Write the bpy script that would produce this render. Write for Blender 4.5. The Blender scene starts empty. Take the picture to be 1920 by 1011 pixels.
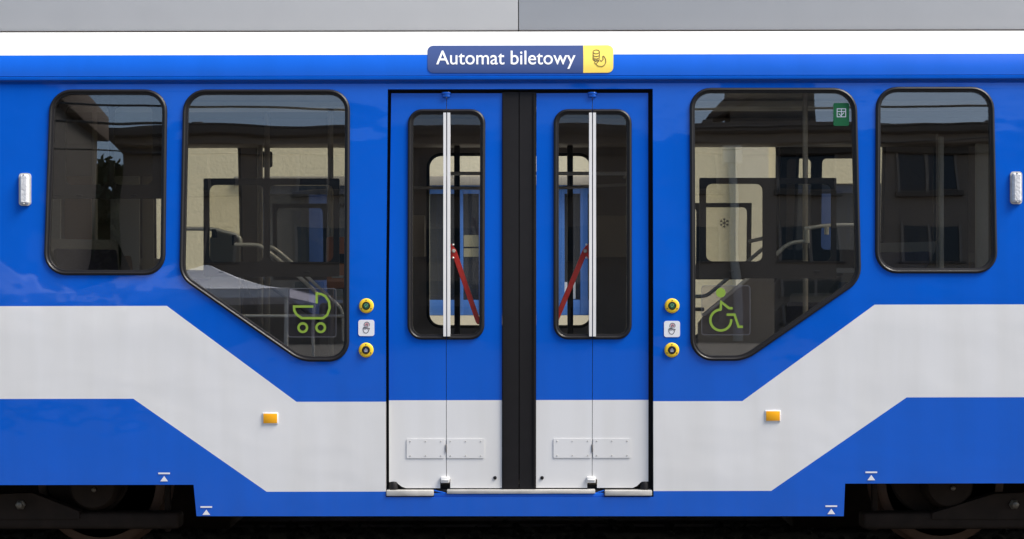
import bpy, bmesh, math, random
from mathutils import Vector
from mathutils.geometry import tessellate_polygon
random.seed(7)
rad = math.radians
S = bpy.context.scene
COL = S.collection

# ------------------------------------------------------------------ camera
FPX, CX, CY, DIST, ZC, ROLL = 2812.0, 955.0, 547.0, 7.5, 1.35, rad(0.10)
cam_d = bpy.data.cameras.new('camera')
cam = bpy.data.objects.new('camera', cam_d); COL.objects.link(cam)
cam.location = (0, -DIST, ZC)
cam.rotation_euler = (rad(90), ROLL, 0)
cam_d.sensor_width = 36
cam_d.lens = 36 * FPX / 1920
cam_d.shift_x = (960 - CX) / 1920
cam_d.shift_y = (CY - 505.5) / 1920
cam_d.clip_end = 2000
S.camera = cam

# ------------------------------------------------------------------ sky, sun, exposure
SUN_EL, SUN_AZ = rad(52), rad(70)          # azimuth from straight behind the camera, towards the right
w = bpy.data.worlds.new('World'); S.world = w; w.use_nodes = True
nt = w.node_tree; bg = nt.nodes['Background']
sky = nt.nodes.new('ShaderNodeTexSky'); sky.sky_type = 'NISHITA'; sky.sun_disc = False
sky.sun_elevation = SUN_EL; sky.sun_rotation = rad(180) - SUN_AZ
sky.air_density = 1.0; sky.dust_density = 2.0; sky.ozone_density = 1.0
nt.links.new(sky.outputs[0], bg.inputs[0]); bg.inputs[1].default_value = 0.15
sd = bpy.data.lights.new('sun', 'SUN'); sd.energy = 3.8; sd.angle = rad(26); sd.color = (1, 0.95, 0.88)
sun = bpy.data.objects.new('sun', sd); COL.objects.link(sun)
dv = Vector((math.sin(SUN_AZ) * math.cos(SUN_EL), -math.cos(SUN_AZ) * math.cos(SUN_EL), math.sin(SUN_EL)))
sun.rotation_euler = dv.to_track_quat('Z', 'Y').to_euler(); sun.location = dv * 50
S.view_settings.view_transform = 'Standard'; S.view_settings.look = 'None'
S.cycles.transparent_max_bounces = 32
S.view_settings.exposure = 0.46; S.view_settings.gamma = 1

# ------------------------------------------------------------------ materials
def lin(r, g, b):
    f = lambda c: (c / 255 / 12.92) if c <= 10 else ((c / 255 + .055) / 1.055) ** 2.4
    return (f(r), f(g), f(b), 1)

def mat(name, col, rough=.5, metal=0, spec=.5, var=0, vscale=8, bump=0, bscale=60, stretch=None):
    m = bpy.data.materials.new(name); m.use_nodes = True
    n = m.node_tree; p = n.nodes['Principled BSDF']
    p.inputs['Base Color'].default_value = (*col[:3], 1)
    p.inputs['Roughness'].default_value = rough; p.inputs['Metallic'].default_value = metal
    p.inputs['Specular IOR Level'].default_value = spec
    if var or bump:
        tc = n.nodes.new('ShaderNodeTexCoord'); src = tc.outputs['Object']
        if stretch:
            mp = n.nodes.new('ShaderNodeMapping'); mp.inputs['Scale'].default_value = stretch
            n.links.new(src, mp.inputs[0]); src = mp.outputs[0]
    if var:
        no = n.nodes.new('ShaderNodeTexNoise'); no.inputs['Scale'].default_value = vscale; no.inputs['Detail'].default_value = 6
        n.links.new(src, no.inputs['Vector'])
        mx = n.nodes.new('ShaderNodeMix'); mx.data_type = 'RGBA'
        mx.inputs['A'].default_value = (*[c * (1 - var) for c in col[:3]], 1)
        mx.inputs['B'].default_value = (*[min(1, c * (1 + var)) for c in col[:3]], 1)
        n.links.new(no.outputs[0], mx.inputs['Factor']); n.links.new(mx.outputs['Result'], p.inputs['Base Color'])
    if bump:
        nb = n.nodes.new('ShaderNodeTexNoise'); nb.inputs['Scale'].default_value = bscale; nb.inputs['Detail'].default_value = 2
        n.links.new(src, nb.inputs['Vector'])
        bp = n.nodes.new('ShaderNodeBump'); bp.inputs['Distance'].default_value = bump
        n.links.new(nb.outputs[0], bp.inputs['Height']); n.links.new(bp.outputs[0], p.inputs['Normal'])
    return m

def glass_mat(name, tint, refl):
    m = bpy.data.materials.new(name); m.use_nodes = True
    n = m.node_tree; n.nodes.clear()
    out = n.nodes.new('ShaderNodeOutputMaterial'); mix = n.nodes.new('ShaderNodeMixShader')
    tr = n.nodes.new('ShaderNodeBsdfTransparent'); tr.inputs[0].default_value = (*tint, 1)
    gl = n.nodes.new('ShaderNodeBsdfGlossy'); gl.inputs['Roughness'].default_value = 0.0
    gl.inputs['Color'].default_value = (1, 1, 1, 1)
    lw = n.nodes.new('ShaderNodeLayerWeight'); lw.inputs['Blend'].default_value = .5
    pw = n.nodes.new('ShaderNodeMath'); pw.operation = 'POWER'; pw.inputs[1].default_value = 5
    ml = n.nodes.new('ShaderNodeMath'); ml.operation = 'MULTIPLY_ADD'; ml.inputs[1].default_value = .85; ml.inputs[2].default_value = refl
    tc = n.nodes.new('ShaderNodeTexCoord'); nb = n.nodes.new('ShaderNodeTexNoise'); nb.inputs['Scale'].default_value = 2.2
    nb.inputs['Detail'].default_value = 1
    bp = n.nodes.new('ShaderNodeBump'); bp.inputs['Distance'].default_value = .0006
    n.links.new(tc.outputs['Object'], nb.inputs['Vector']); n.links.new(nb.outputs[0], bp.inputs['Height'])
    n.links.new(bp.outputs[0], gl.inputs['Normal'])
    n.links.new(lw.outputs['Facing'], pw.inputs[0]); n.links.new(pw.outputs[0], ml.inputs[0])
    n.links.new(ml.outputs[0], mix.inputs[0]); n.links.new(tr.outputs[0], mix.inputs[1]); n.links.new(gl.outputs[0], mix.inputs[2])
    n.links.new(mix.outputs[0], out.inputs[0])
    return m

BLUE = (0.003, 0.106, 0.575)
WHITE = (0.775, 0.768, 0.75)

# ------------------------------------------------------------------ photogrammetry: photo measurements to metres on the tram's side
ca, sa = math.cos(ROLL), math.sin(ROLL)
def slopes(u, v):
    du, dv_ = u - CX, CY - v
    return (du * ca + dv_ * sa) / FPX, (-du * sa + dv_ * ca) / FPX
T, ZB0, ZB1 = 0.0805, 1.08, 1.50
def prof(z):                                   # depth of the tram's side: upright below, leaning in above
    if z <= ZB0: return 0.0
    if z <= ZB1: return T * (z - ZB0) ** 2 / (2 * (ZB1 - ZB0))
    return T * (ZB1 - ZB0) / 2 + T * (z - ZB1)
ZL = 2.438
def cove(z):                                   # the roof edge above the rain strip
    t = z - ZL
    return .078 + .06 * t + 2.7 * t * t
flat0 = lambda z: 0.0
def at(u, v, pf=prof):
    sx, sz = slopes(u, v); y = 0
    for _ in range(30):
        z = ZC + sz * (DIST + y); y = pf(z)
    return (sx * (DIST + y), z)
def aty(u, v, y):
    sx, sz = slopes(u, v)
    return Vector((sx * (DIST + y), y, ZC + sz * (DIST + y)))
M = 1 / 375.0

# ------------------------------------------------------------------ object helpers
def empty(name, loc, label=None, cat=None, group=None, parent=None):
    o = bpy.data.objects.new(name, None); COL.objects.link(o); o.location = loc; o.empty_display_size = .2
    tag(o, label, cat, group)
    if parent: o.parent = parent
    return o
def tag(o, label=None, cat=None, group=None, kind=None):
    if label: o['label'] = label
    if cat: o['category'] = cat
    if group: o['group'] = group
    if kind: o['kind'] = kind
    return o
def link(name, me, m, parent=None, label=None):
    o = bpy.data.objects.new(name, me); COL.objects.link(o)
    if m is not None:
        me.materials.clear()
        for q in (m if isinstance(m, (list, tuple)) else [m]): me.materials.append(q)
    if parent: o.parent = parent
    if label: o['label'] = label
    return o
def finish(name, bm, m, parent=None, smooth=False, label=None, recalc=True, ang=30):
    if recalc: bmesh.ops.recalc_face_normals(bm, faces=bm.faces[:])
    me = bpy.data.meshes.new(name); bm.to_mesh(me); bm.free()
    if smooth:
        me.polygons.foreach_set('use_smooth', [True] * len(me.polygons))
        me.set_sharp_from_angle(angle=rad(ang))
    return link(name, me, m, parent, label)

def rpoly(pts, r, n=7, sub=6):
    """polygon with rounded corners; a fixed number of points per corner and edge"""
    N = len(pts); r = r if isinstance(r, (list, tuple)) else [r] * N
    arcs = []
    for i in range(N):
        p = Vector(pts[i]); a = (Vector(pts[i - 1]) - p).normalized(); b = (Vector(pts[(i + 1) % N]) - p).normalized()
        ang = a.angle(b); t = max(r[i], 1e-4) / math.tan(ang / 2)
        s, e = p + a * t, p + b * t
        c = p + (a + b).normalized() * (max(r[i], 1e-4) / math.sin(ang / 2))
        v0, v1 = s - c, e - c
        th0 = math.atan2(v0.y, v0.x); dth = math.atan2(v1.y, v1.x) - th0
        while dth > math.pi: dth -= 2 * math.pi
        while dth < -math.pi: dth += 2 * math.pi
        R = max(r[i], 1e-4)
        arcs.append([(c.x + R * math.cos(th0 + dth * k / n), c.y + R * math.sin(th0 + dth * k / n)) for k in range(n + 1)])
    out = []
    for i in range(N):
        out += arcs[i]
        e, s = Vector(arcs[i][-1]), Vector(arcs[(i + 1) % N][0])
        for k in range(1, sub):
            q = e.lerp(s, k / sub); out.append((q.x, q.y))
    return out
def inset(pts, d):
    N = len(pts); d = d if isinstance(d, (list, tuple)) else [d] * N
    area = sum(pts[i][0] * pts[(i + 1) % N][1] - pts[(i + 1) % N][0] * pts[i][1] for i in range(N))
    sg = 1 if area > 0 else -1
    L = []
    for i in range(N):
        p, q = Vector(pts[i]), Vector(pts[(i + 1) % N]); t = (q - p).normalized()
        nrm = Vector((-t.y, t.x)) * sg
        L.append((p + nrm * d[i], t))
    out = []
    for i in range(N):
        p1, t1 = L[i - 1]; p2, t2 = L[i]
        det = t1.x * -t2.y + t2.x * t1.y
        dx = p2 - p1; s = (dx.x * -t2.y + t2.x * dx.y) / det
        q = p1 + t1 * s; out.append((q.x, q.y))
    return out

ZLEV = [1.08, 1.13, 1.18, 1.23, 1.28, 1.33, 1.38, 1.43, 1.48, 1.5, 1.56]
CLEV = [ZL + .02 * k for k in range(1, 16)]
def flatmesh(outer, holes=()):
    loops = [[Vector((x, z, 0)) for x, z in outer]] + [[Vector((x, z, 0)) for x, z in h] for h in holes]
    allp = [p for l in loops for p in l]
    bm = bmesh.new(); vs = [bm.verts.new((p.x, 0, p.y)) for p in allp]
    for t in tessellate_polygon(loops):
        try: bm.faces.new([vs[i] for i in t])
        except ValueError: pass
    return bm
def bend(bm, pf, off):
    lev = ZLEV if pf is prof else (CLEV if pf is cove else [])
    zs = [v.co.z for v in bm.verts]
    for z in lev:
        if zs and min(zs) < z < max(zs):
            bmesh.ops.bisect_plane(bm, geom=bm.verts[:] + bm.edges[:] + bm.faces[:], plane_co=(0, 0, z), plane_no=(0, 0, 1), dist=1e-6)
    for v in bm.verts: v.co.y = pf(v.co.z) - off
def sheet(name, outer, m, parent, holes=(), off=0, thick=.02, pf=prof, label=None, bm=None):
    bm = bm or flatmesh(outer, holes)
    bend(bm, pf, off)
    for f in bm.faces:
        f.normal_update()
        if f.normal.y > 0: f.normal_flip()
    if thick:
        front = bm.faces[:]
        bnd = [e for e in bm.edges if len(e.link_faces) == 1]
        mp = {v: bm.verts.new((v.co.x, v.co.y + thick, v.co.z)) for v in bm.verts[:]}
        for f in front: bm.faces.new([mp[v] for v in reversed(f.verts)])
        for e in bnd:
            a, b = e.verts; bm.faces.new((a, b, mp[b], mp[a]))
        return finish(name, bm, m, parent, True, label)
    return finish(name, bm, m, parent, True, label, recalc=False)
def ring(name, P, r, steps, m, parent, pf=prof, wts=None, sub=8, n=7):
    """lofted band round a rounded polygon; steps = (inset, proudness)"""
    bm = bmesh.new(); prev = None; first = None
    wts = wts or [1] * len(P)
    for d, off in steps:
        Q = inset(P, [d * k for k in wts]); R = [max(q - d, .0005) if q > .004 else .0003 for q in r]
        row = [bm.verts.new((x, pf(z) - off, z)) for x, z in rpoly(Q, R, n, sub)]
        if prev:
            for i in range(len(row)):
                j = (i + 1) % len(row)
                bm.faces.new((prev[i], prev[j], row[j], row[i]))
        prev = row; first = first or row
    for i in range(len(first)):
        j = (i + 1) % len(first); bm.faces.new((prev[i], prev[j], first[j], first[i]))
    return finish(name, bm, m, parent, True, ang=50)
def ribbons(name, lines, wd, m, parent, off, pf=prof, closed=()):
    """flat painted strokes on a surface"""
    bm = bmesh.new()
    for li, L in enumerate(lines):
        pts = [Vector(p) for p in L]; n = len(pts); cl = li in closed
        left, right = [], []
        for i in range(n):
            a = pts[i - 1] if (i > 0 or cl) else None; b = pts[(i + 1) % n] if (i < n - 1 or cl) else None
            t1 = (pts[i] - a).normalized() if a is not None else (b - pts[i]).normalized()
            t2 = (b - pts[i]).normalized() if b is not None else t1
            n1, n2 = Vector((-t1.y, t1.x)), Vector((-t2.y, t2.x)); mm = (n1 + n2)
            mm = mm.normalized() if mm.length > 1e-6 else n1
            k = min(wd / 2 / max(mm.dot(n1), .35), wd)
            p, q = pts[i] + mm * k, pts[i] - mm * k
            left.append(bm.verts.new((p.x, pf(p.y) - off, p.y))); right.append(bm.verts.new((q.x, pf(q.y) - off, q.y)))
        for i in range(n if cl else n - 1):
            j = (i + 1) % n; bm.faces.new((left[i], right[i], right[j], left[j]))
    for f in bm.faces:
        f.normal_update()
        if f.normal.y > 0: f.normal_flip()
    return finish(name, bm, m, parent, recalc=False)
def arc(cx, cy, r, a0, a1, n=24):
    return [(cx + r * math.cos(rad(a0 + (a1 - a0) * k / n)), cy - r * math.sin(rad(a0 + (a1 - a0) * k / n))) for k in range(n + 1)]
def px(L, pf=prof): return [at(u, v, pf) for u, v in L]

def add_box(bm, lo, hi):
    vs = [bm.verts.new((x, y, z)) for x in (lo[0], hi[0]) for y in (lo[1], hi[1]) for z in (lo[2], hi[2])]
    for f in ((0, 1, 3, 2), (4, 6, 7, 5), (0, 4, 5, 1), (2, 3, 7, 6), (0, 2, 6, 4), (1, 5, 7, 3)): bm.faces.new([vs[i] for i in f])
    return vs
def box(name, lo, hi, m, parent=None, bev=0, label=None, seg=2):
    bm = bmesh.new(); add_box(bm, lo, hi)
    bmesh.ops.recalc_face_normals(bm, faces=bm.faces[:])
    if bev: bmesh.ops.bevel(bm, geom=bm.edges[:], offset=bev, segments=seg, affect='EDGES', profile=.5)
    return finish(name, bm, m, parent, bool(bev), label)
def add_tube(bm, pts, r, n=10):
    pts = [Vector(p) for p in pts]; rows = []
    for i, p in enumerate(pts):
        t = (pts[min(i + 1, len(pts) - 1)] - pts[max(i - 1, 0)]).normalized()
        ref = Vector((0, 1, 0)) if abs(t.y) < .9 else Vector((0, 0, 1))
        a = t.cross(ref).normalized(); b = t.cross(a)
        rr = r[i] if isinstance(r, (list, tuple)) else r
        rows.append([bm.verts.new(p + (a * math.cos(2 * math.pi * k / n) + b * math.sin(2 * math.pi * k / n)) * rr) for k in range(n)])
    for A, B in zip(rows, rows[1:]):
        for k in range(n): bm.faces.new((A[k], A[(k + 1) % n], B[(k + 1) % n], B[k]))
    bm.faces.new(rows[0]); bm.faces.new(list(reversed(rows[-1])))
def smooth_path(pts, it=2):
    P = [Vector(p) for p in pts]
    for _ in range(it):
        Q = [P[0]]
        for a, b in zip(P, P[1:]): Q += [a.lerp(b, .25), a.lerp(b, .75)]
        P = Q + [P[-1]]
    return P
def tube(name, pts, r, m, parent=None, n=10, it=0, label=None):
    bm = bmesh.new(); add_tube(bm, smooth_path(pts, it) if it else pts, r, n)
    return finish(name, bm, m, parent, True, label, ang=50)
def lathe(name, prof_ry, c, m, parent=None, n=32, label=None, axis='y'):
    """rings (radius, depth) about an axis through c along y"""
    bm = bmesh.new(); rows = []
    for r, d in prof_ry:
        rows.append([bm.verts.new((c[0] + r * math.cos(2 * math.pi * k / n), c[1] + d, c[2] + r * math.sin(2 * math.pi * k / n))) for k in range(n)])
    for A, B in zip(rows, rows[1:]):
        for k in range(n): bm.faces.new((A[k], A[(k + 1) % n], B[(k + 1) % n], B[k]))
    bm.faces.new(rows[0]); bm.faces.new(list(reversed(rows[-1])))
    return finish(name, bm, m, parent, True, label, ang=35)
def extrude_x(name, yz, x0, x1, m, parent=None, smooth=False):
    bm = bmesh.new()
    A = [bm.verts.new((x0, y, z)) for y, z in yz]; B = [bm.verts.new((x1, y, z)) for y, z in yz]
    n = len(yz)
    for i in range(n): bm.faces.new((A[i], A[(i + 1) % n], B[(i + 1) % n], B[i]))
    bm.faces.new(A); bm.faces.new(list(reversed(B)))
    return finish(name, bm, m, parent, smooth, ang=25)
def copy_tree(o, dx=0, parent=None, loc=None):
    c = o.copy(); COL.objects.link(c); c.parent = parent if parent else o.parent
    if loc is not None: c.location = loc
    for ch in o.children:
        copy_tree(ch, 0, c)
    return c

# ------------------------------------------------------------------ tram paint (livery follows the body's own coordinates)
zA = at(150, 574)[1]; zB = at(640, 753.5)[1]; zC_ = at(120, 748)[1]; zD = at(610, 922)[1]
uL = (at(313, 573)[0], at(556, 753)[0]); uR = (at(1392, 753)[0], at(1640, 572)[0])
lL = (at(250, 747)[0], at(500, 922)[0]); lR = (at(1446, 922)[0], at(1700, 746)[0])
zDoor = at(973, 751)[1]; zCove = at(960, 102.5, cove)[1]

def paint(kind):
    m = bpy.data.materials.new('tram_paint_' + kind); m.use_nodes = True
    n = m.node_tree; p = n.nodes['Principled BSDF']; L = n.links
    tc = n.nodes.new('ShaderNodeTexCoord'); sp = n.nodes.new('ShaderNodeSeparateXYZ'); L.new(tc.outputs['Object'], sp.inputs[0])
    X, Z = sp.outputs[0], sp.outputs[2]
    def math_(op, a, b=None):
        q = n.nodes.new('ShaderNodeMath'); q.operation = op
        for i, s in enumerate((a, b)):
            if s is None: continue
            if isinstance(s, (int, float)): q.inputs[i].default_value = s
            else: L.new(s, q.inputs[i])
        return q.outputs[0]
    def rng(x0, x1, a, b):
        q = n.nodes.new('ShaderNodeMapRange'); q.clamp = True
        q.inputs[1].default_value = x0; q.inputs[2].default_value = x1; q.inputs[3].default_value = a; q.inputs[4].default_value = b
        L.new(X, q.inputs[0]); return q.outputs[0]
    if kind == 'livery':
        up = math_('SUBTRACT', math_('ADD', rng(*uL, zA, zB), rng(*uR, zB, zA)), zB)
        lo = math_('SUBTRACT', math_('ADD', rng(*lL, zC_, zD), rng(*lR, zD, zC_)), zD)
        mask = math_('MULTIPLY', math_('LESS_THAN', Z, up), math_('GREATER_THAN', Z, lo))
    elif kind == 'door':
        mask = math_('LESS_THAN', Z, zDoor)
    elif kind == 'roof_edge':
        mask = math_('GREATER_THAN', Z, zCove)
    else:
        mask = None
    no = n.nodes.new('ShaderNodeTexNoise'); no.inputs['Scale'].default_value = 3; no.inputs['Detail'].default_value = 8
    mp = n.nodes.new('ShaderNodeMapping'); mp.inputs['Scale'].default_value = (2.6, 1, .3)
    L.new(tc.outputs['Object'], mp.inputs[0]); L.new(mp.outputs[0], no.inputs['Vector'])
    mx = n.nodes.new('ShaderNodeMix'); mx.data_type = 'RGBA'
    mx.inputs['A'].default_value = (*BLUE, 1); mx.inputs['B'].default_value = (*WHITE, 1)
    if mask is not None: L.new(mask, mx.inputs['Factor'])
    else: mx.inputs['Factor'].default_value = 0
    dm = n.nodes.new('ShaderNodeMix'); dm.data_type = 'RGBA'; dm.blend_type = 'MULTIPLY'; dm.inputs['Factor'].default_value = 1
    rp = n.nodes.new('ShaderNodeValToRGB')
    rp.color_ramp.elements[0].position = .3; rp.color_ramp.elements[0].color = (.945, .94, .925, 1)
    rp.color_ramp.elements[1].position = .62; rp.color_ramp.elements[1].color = (1, 1, 1, 1)
    L.new(no.outputs[0], rp.inputs[0]); L.new(mx.outputs['Result'], dm.inputs['A']); L.new(rp.outputs[0], dm.inputs['B'])
    # thin road dust that thickens towards the skirt
    dz = n.nodes.new('ShaderNodeMapRange'); dz.inputs[1].default_value = .2; dz.inputs[2].default_value = .55
    dz.inputs[3].default_value = .10; dz.inputs[4].default_value = 0; L.new(Z, dz.inputs[0])
    n2 = n.nodes.new('ShaderNodeTexNoise'); n2.inputs['Scale'].default_value = 9; n2.inputs['Detail'].default_value = 9
    L.new(mp.outputs[0], n2.inputs['Vector'])
    du = n.nodes.new('ShaderNodeMix'); du.data_type = 'RGBA'; du.inputs['B'].default_value = (.13, .12, .11, 1)
    L.new(math_('MULTIPLY', dz.outputs[0], n2.outputs[0]), du.inputs['Factor']); L.new(dm.outputs['Result'], du.inputs['A'])
    L.new(du.outputs['Result'], p.inputs['Base Color'])
    p.inputs['Roughness'].default_value = .045; p.inputs['Specular IOR Level'].default_value = .3 if kind == 'door' else .42
    nb = n.nodes.new('ShaderNodeTexNoise'); nb.inputs['Scale'].default_value = 3.4; nb.inputs['Detail'].default_value = 2.2
    m2 = n.nodes.new('ShaderNodeMapping'); m2.inputs['Scale'].default_value = (.8, 1, 1.2)
    L.new(tc.outputs['Object'], m2.inputs[0]); L.new(m2.outputs[0], nb.inputs['Vector'])
    bp = n.nodes.new('ShaderNodeBump'); bp.inputs['Distance'].default_value = .0045 if kind != 'door' else .0012
    L.new(nb.outputs[0], bp.inputs['Height']); L.new(bp.outputs[0], p.inputs['Normal'])
    return m

M_LIV, M_DOOR, M_ROOF, M_BLUE = paint('livery'), paint('door'), paint('roof_edge'), paint('plain')
M_BOLTG = mat('grey_pin', (.2, .19, .18), .5, metal=.4)
M_RUB = mat('black_rubber', (.009, .008, .0085), .6, spec=.25, var=.25, vscale=20)
M_SEAL = mat('window_seal_rubber', (.011, .0095, .0095), .42, spec=.35)
M_BLACK = mat('black_void', (.006, .006, .007), .8)
M_FAIR = mat('grey_fairing', (.52, .525, .525), .5, var=.04, vscale=5, bump=.0008, bscale=9)
M_ALU = mat('white_aluminium', (.78, .77, .74), .35, var=.05)
M_STEP = mat('step_metal', (.5, .48, .44), .45, var=.4, vscale=14, stretch=(1, 1, 3))
M_CHROME = mat('chrome', (.93, .92, .9), .25, metal=.3, spec=.8)
M_POLE = mat('worn_steel_pole', (.5, .45, .40), .35, metal=.3)
M_DARK = mat('dark_plastic', (.010, .0075, .0075), .6, spec=.2)
M_INT = mat('interior_lining', (.30, .26, .23), .6, var=.1)
M_INTP = mat('interior_pale_panel', (.6, .58, .54), .5)
M_BRNP = mat('brown_screen_panel', (.30, .17, .10), .6)
M_TANP = mat('tan_wall_panel', (.55, .46, .34), .6)
M_FLOOR = mat('interior_floor', (.2, .19, .18), .6, var=.3, vscale=30)
M_YEL = mat('yellow_button_ring', (.92, .60, .035), .4, spec=.3)
M_GREENB = mat('green_button', (.03, .12, .06), .3)
M_BLKB = mat('dark_button', (.03, .03, .045), .3)
M_ORANGE = mat('amber_lens', (.95, .43, .015), .3, spec=.3)
M_LAMP = mat('clear_lamp_lens', (.66, .66, .66), .15, var=.35, vscale=40, bump=.004, bscale=70)
M_STW = mat('white_print', (.82, .82, .83), .35)
M_NAVY = mat('navy_sign_film', (.032, .062, .19), .5, spec=.3)
M_LEMON = mat('yellow_sign_film', (.83, .63, .11), .45, spec=.3)
M_BROWN = mat('brown_print', (.12, .08, .02), .4)
M_INK = mat('dark_ink', (.05, .045, .06), .5)
M_REDI = mat('red_ink', (.6, .12, .15), .5)
M_LIME = mat('lime_print', (.22, .34, .035), .5)
M_FILM = glass_mat('clear_sticker_film', (.90, .89, .92), .01)
_n = M_FILM.node_tree; _d = _n.nodes.new('ShaderNodeBsdfDiffuse'); _d.inputs[0].default_value = (.6, .6, .66, 1)
_m = _n.nodes.new('ShaderNodeMixShader'); _m.inputs[0].default_value = .009
_o = _n.nodes['Material Output']; _n.links.new(_o.inputs[0].links[0].from_socket, _m.inputs[1]); _n.links.new(_d.outputs[0], _m.inputs[2]); _n.links.new(_m.outputs[0], _o.inputs[0])
M_FEDGE = mat('sticker_edge', (.11, .11, .12), .5)
M_GRN = mat('green_sticker', (.006, .095, .035), .5, spec=.2)
M_RED = mat('red_lever_paint', (.62, .035, .025), .35, var=.1)
M_ORG = mat('orange_machine', (.62, .19, .05), .45)
M_SEATP = mat('seat_shell', (.36, .33, .29), .5)
M_PADA = mat('seat_pad_dark', (.06, .05, .09), .8, var=.4, vscale=50)
M_PADB = mat('seat_pad_blue', (.05, .08, .17), .8, var=.4, vscale=50)
M_PADC = mat('seat_pad_ochre', (.2, .11, .04), .8, var=.4, vscale=50)
M_GLASS = glass_mat('tinted_window_glass', (.84, .83, .785), .12)
M_DGLASS = glass_mat('door_glass', (.955, .95, .935), .04)
M_FGLASS = glass_mat('far_window_glass', (.93, .92, .88), .03)
M_BOGIE = mat('bogie_steel', (.024, .016, .011), .75, spec=.2, var=.5, vscale=12)
M_BOLT = mat('greasy_bolt', (.16, .14, .11), .4, metal=.6, var=.4, vscale=40)
M_RUST = mat('rusty_wheel', (.11, .06, .035), .6, var=.4, vscale=14)

# ------------------------------------------------------------------ the tram
tram = empty('tram', (0, 0, 0), 'blue and white tram with shut folding doors under a ticket machine sign', 'tram')
XL, XR = -4.6, 4.6

WIN = {
 'a': ([(94, 168), (314, 168), (310, 516), (82, 516)], [42, 42, 38, 42]),
 'b': ([(344, 168), (656.5, 168), (655, 678), (563, 678), (336.5, 520)], [42, 40, 38, 70, 46]),
 'c': ([(1293, 165), (1606, 165), (1614.5, 526), (1397, 676.5), (1294, 676.5)], [40, 44, 50, 70, 42]),
 'd': ([(1642, 163), (1863, 163), (1870, 512.5), (1640.5, 512.5)], [42, 42, 40, 40]),
 'e': ([(-288, 168), (-58, 168), (-62, 516), (-300, 516)], [42, 42, 38, 42]),
 'f': ([(2010, 163), (2240, 163), (2250, 512), (2008, 512)], [42, 42, 40, 40]),
}
holes = []
W = {}
for k, (P, r) in WIN.items():
    Q = px(P); R = [q * M for q in r]; W[k] = (Q, R)
    holes.append(rpoly(inset(Q, .008), [max(q - .008, .002) for q in R], 7, 6))
door_hole = px([(727, 167.5), (1224, 166.5), (1225, 540), (1225, 700), (1225.5, 932), (723.5, 932), (723.3, 700), (723.3, 540)])
zt = at(955, 157)[1]
sk = px([(363, 909), (368.5, 968), (1582, 968), (1584.5, 908)])
zs = sk[0][1]
outer = [(XL, zt), (XR, zt), (XR, zs), sk[3], sk[2], sk[1], sk[0], (XL, zs)]
outer = [(XL, zt)] + [(XL + (XR - XL) * k / 10, zt) for k in range(1, 11)] + [(XR, zs), (sk[3][0], zs), sk[2], sk[1], (sk[0][0], zs), (XL, zs)]
sheet('body_side', outer, M_LIV, tram, holes=holes + [door_hole], off=0, thick=.03)

SEAL = [(-.001, -.004), (0, .006), (.004, .011), (.010, .013), (.0145, .010), (.016, .0045), (.019, .0035), (.0235, .0035), (.026, -.002), (.026, -.02)]
def window(k, glass, m_seal=M_SEAL):
    Q, R = W[k]
    we = empty('window', (0, 0, 0), parent=tram)
    ring('window_seal', Q, R, SEAL, m_seal, we)
    I = inset(Q, .02); RI = [max(q - .02, .01) for q in R]
    sheet('glass', rpoly(I, RI, 7, 6), glass, we, off=-.006, thick=.006)
    return we
wins = {k: window(k, M_GLASS) for k in WIN}

def vent(we, frame_px, panes_px, y0=-.02):
    """dark frame of the sliding vent behind the pane"""
    fr = px(frame_px); hs = [rpoly(px(p), 12 * M, 4, 2) for p in panes_px]
    sheet('vent_frame', rpoly(fr, 2 * M, 2, 2), M_DARK, we, holes=hs, off=y0, thick=.022)
    for p in panes_px:
        sheet('vent_pane', rpoly(inset(px(p), -.006), 12 * M, 4, 2), M_FGLASS, we, off=y0 - .008, thick=.004)
R4 = lambda a, b, c, d: [(a, b), (c, b), (c, d), (a, d)]
vent(wins['a'], R4(86, 166, 310, 372), [R4(120, 198, 202, 346), R4(211, 198, 284, 346)])
vent(wins['b'], R4(380, 334, 635, 519), [R4(390, 346, 493, 491), R4(504, 346, 624, 491)])
vent(wins['c'], R4(1313, 333, 1570, 522), [R4(1325, 344, 1432, 490), R4(1457, 344, 1561, 490)])
for k, L in (('a', [(107, 366), (147, 366), (250, 366)]), ('b', [(415, 510), (575, 510)]), ('c', [(1372, 509), (1533, 509)])):
    for u, v in L:
        x, z = at(u, v); y = prof(z)
        box('vent_latch', (x - .014, y + .010, z - .004), (x + .014, y + .021, z + .004), M_BLACK, wins[k], .002)

# ---- gutter, recess, roof edge, fairing
zl0, zl1 = at(955, 150.5)[1], ZL + .004
yl = prof(zt)
extrude_x('rain_strip', [(yl + .05, zl0), (yl - .014, zl0), (yl - .018, zl0 + .004), (yl - .018, zl0 + .016), (yl - .013, zl1 - .004), (yl - .009, zl1 - .001), (yl + .05, zl1)], XL, XR, M_BLUE, tram, True)
box('groove', (XL, yl + .012, zt - .01), (XR, yl + .05, zl0 + .002), M_BLUE, tram)
ztop = at(955, 59.5, cove)[1]
rp = [(cove(ZL + (ztop - ZL) * k / 16), ZL + .0045 + (ztop - ZL - .0045) * k / 16) for k in range(17)]
extrude_x('roof_edge', rp + [(rp[-1][0] + .05, rp[-1][1] + .004), (rp[-1][0] + .05, ZL + .0045)], XL, XR, M_ROOF, tram, True)
yf = cove(ztop) + .075
zf0 = ZC + slopes(955, 57)[1] * (DIST + yf)
xj = aty(972, 30, yf)[0]
for a, b in ((XL, xj - .0022), (xj + .0022, XR)):
    box('roof_fairing', (a, yf, zf0), (b, yf + .03, zf0 + .75), M_FAIR, tram, .003)
box('fairing_backing', (XL, yf + .035, zf0 - .05), (XR, yf + .06, zf0 + .74), M_BLACK, tram)
box('roof', (XL, cove(ztop) + .02, 2.52), (XR, 2.36 - .2, 2.66), M_INT, tram)

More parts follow.
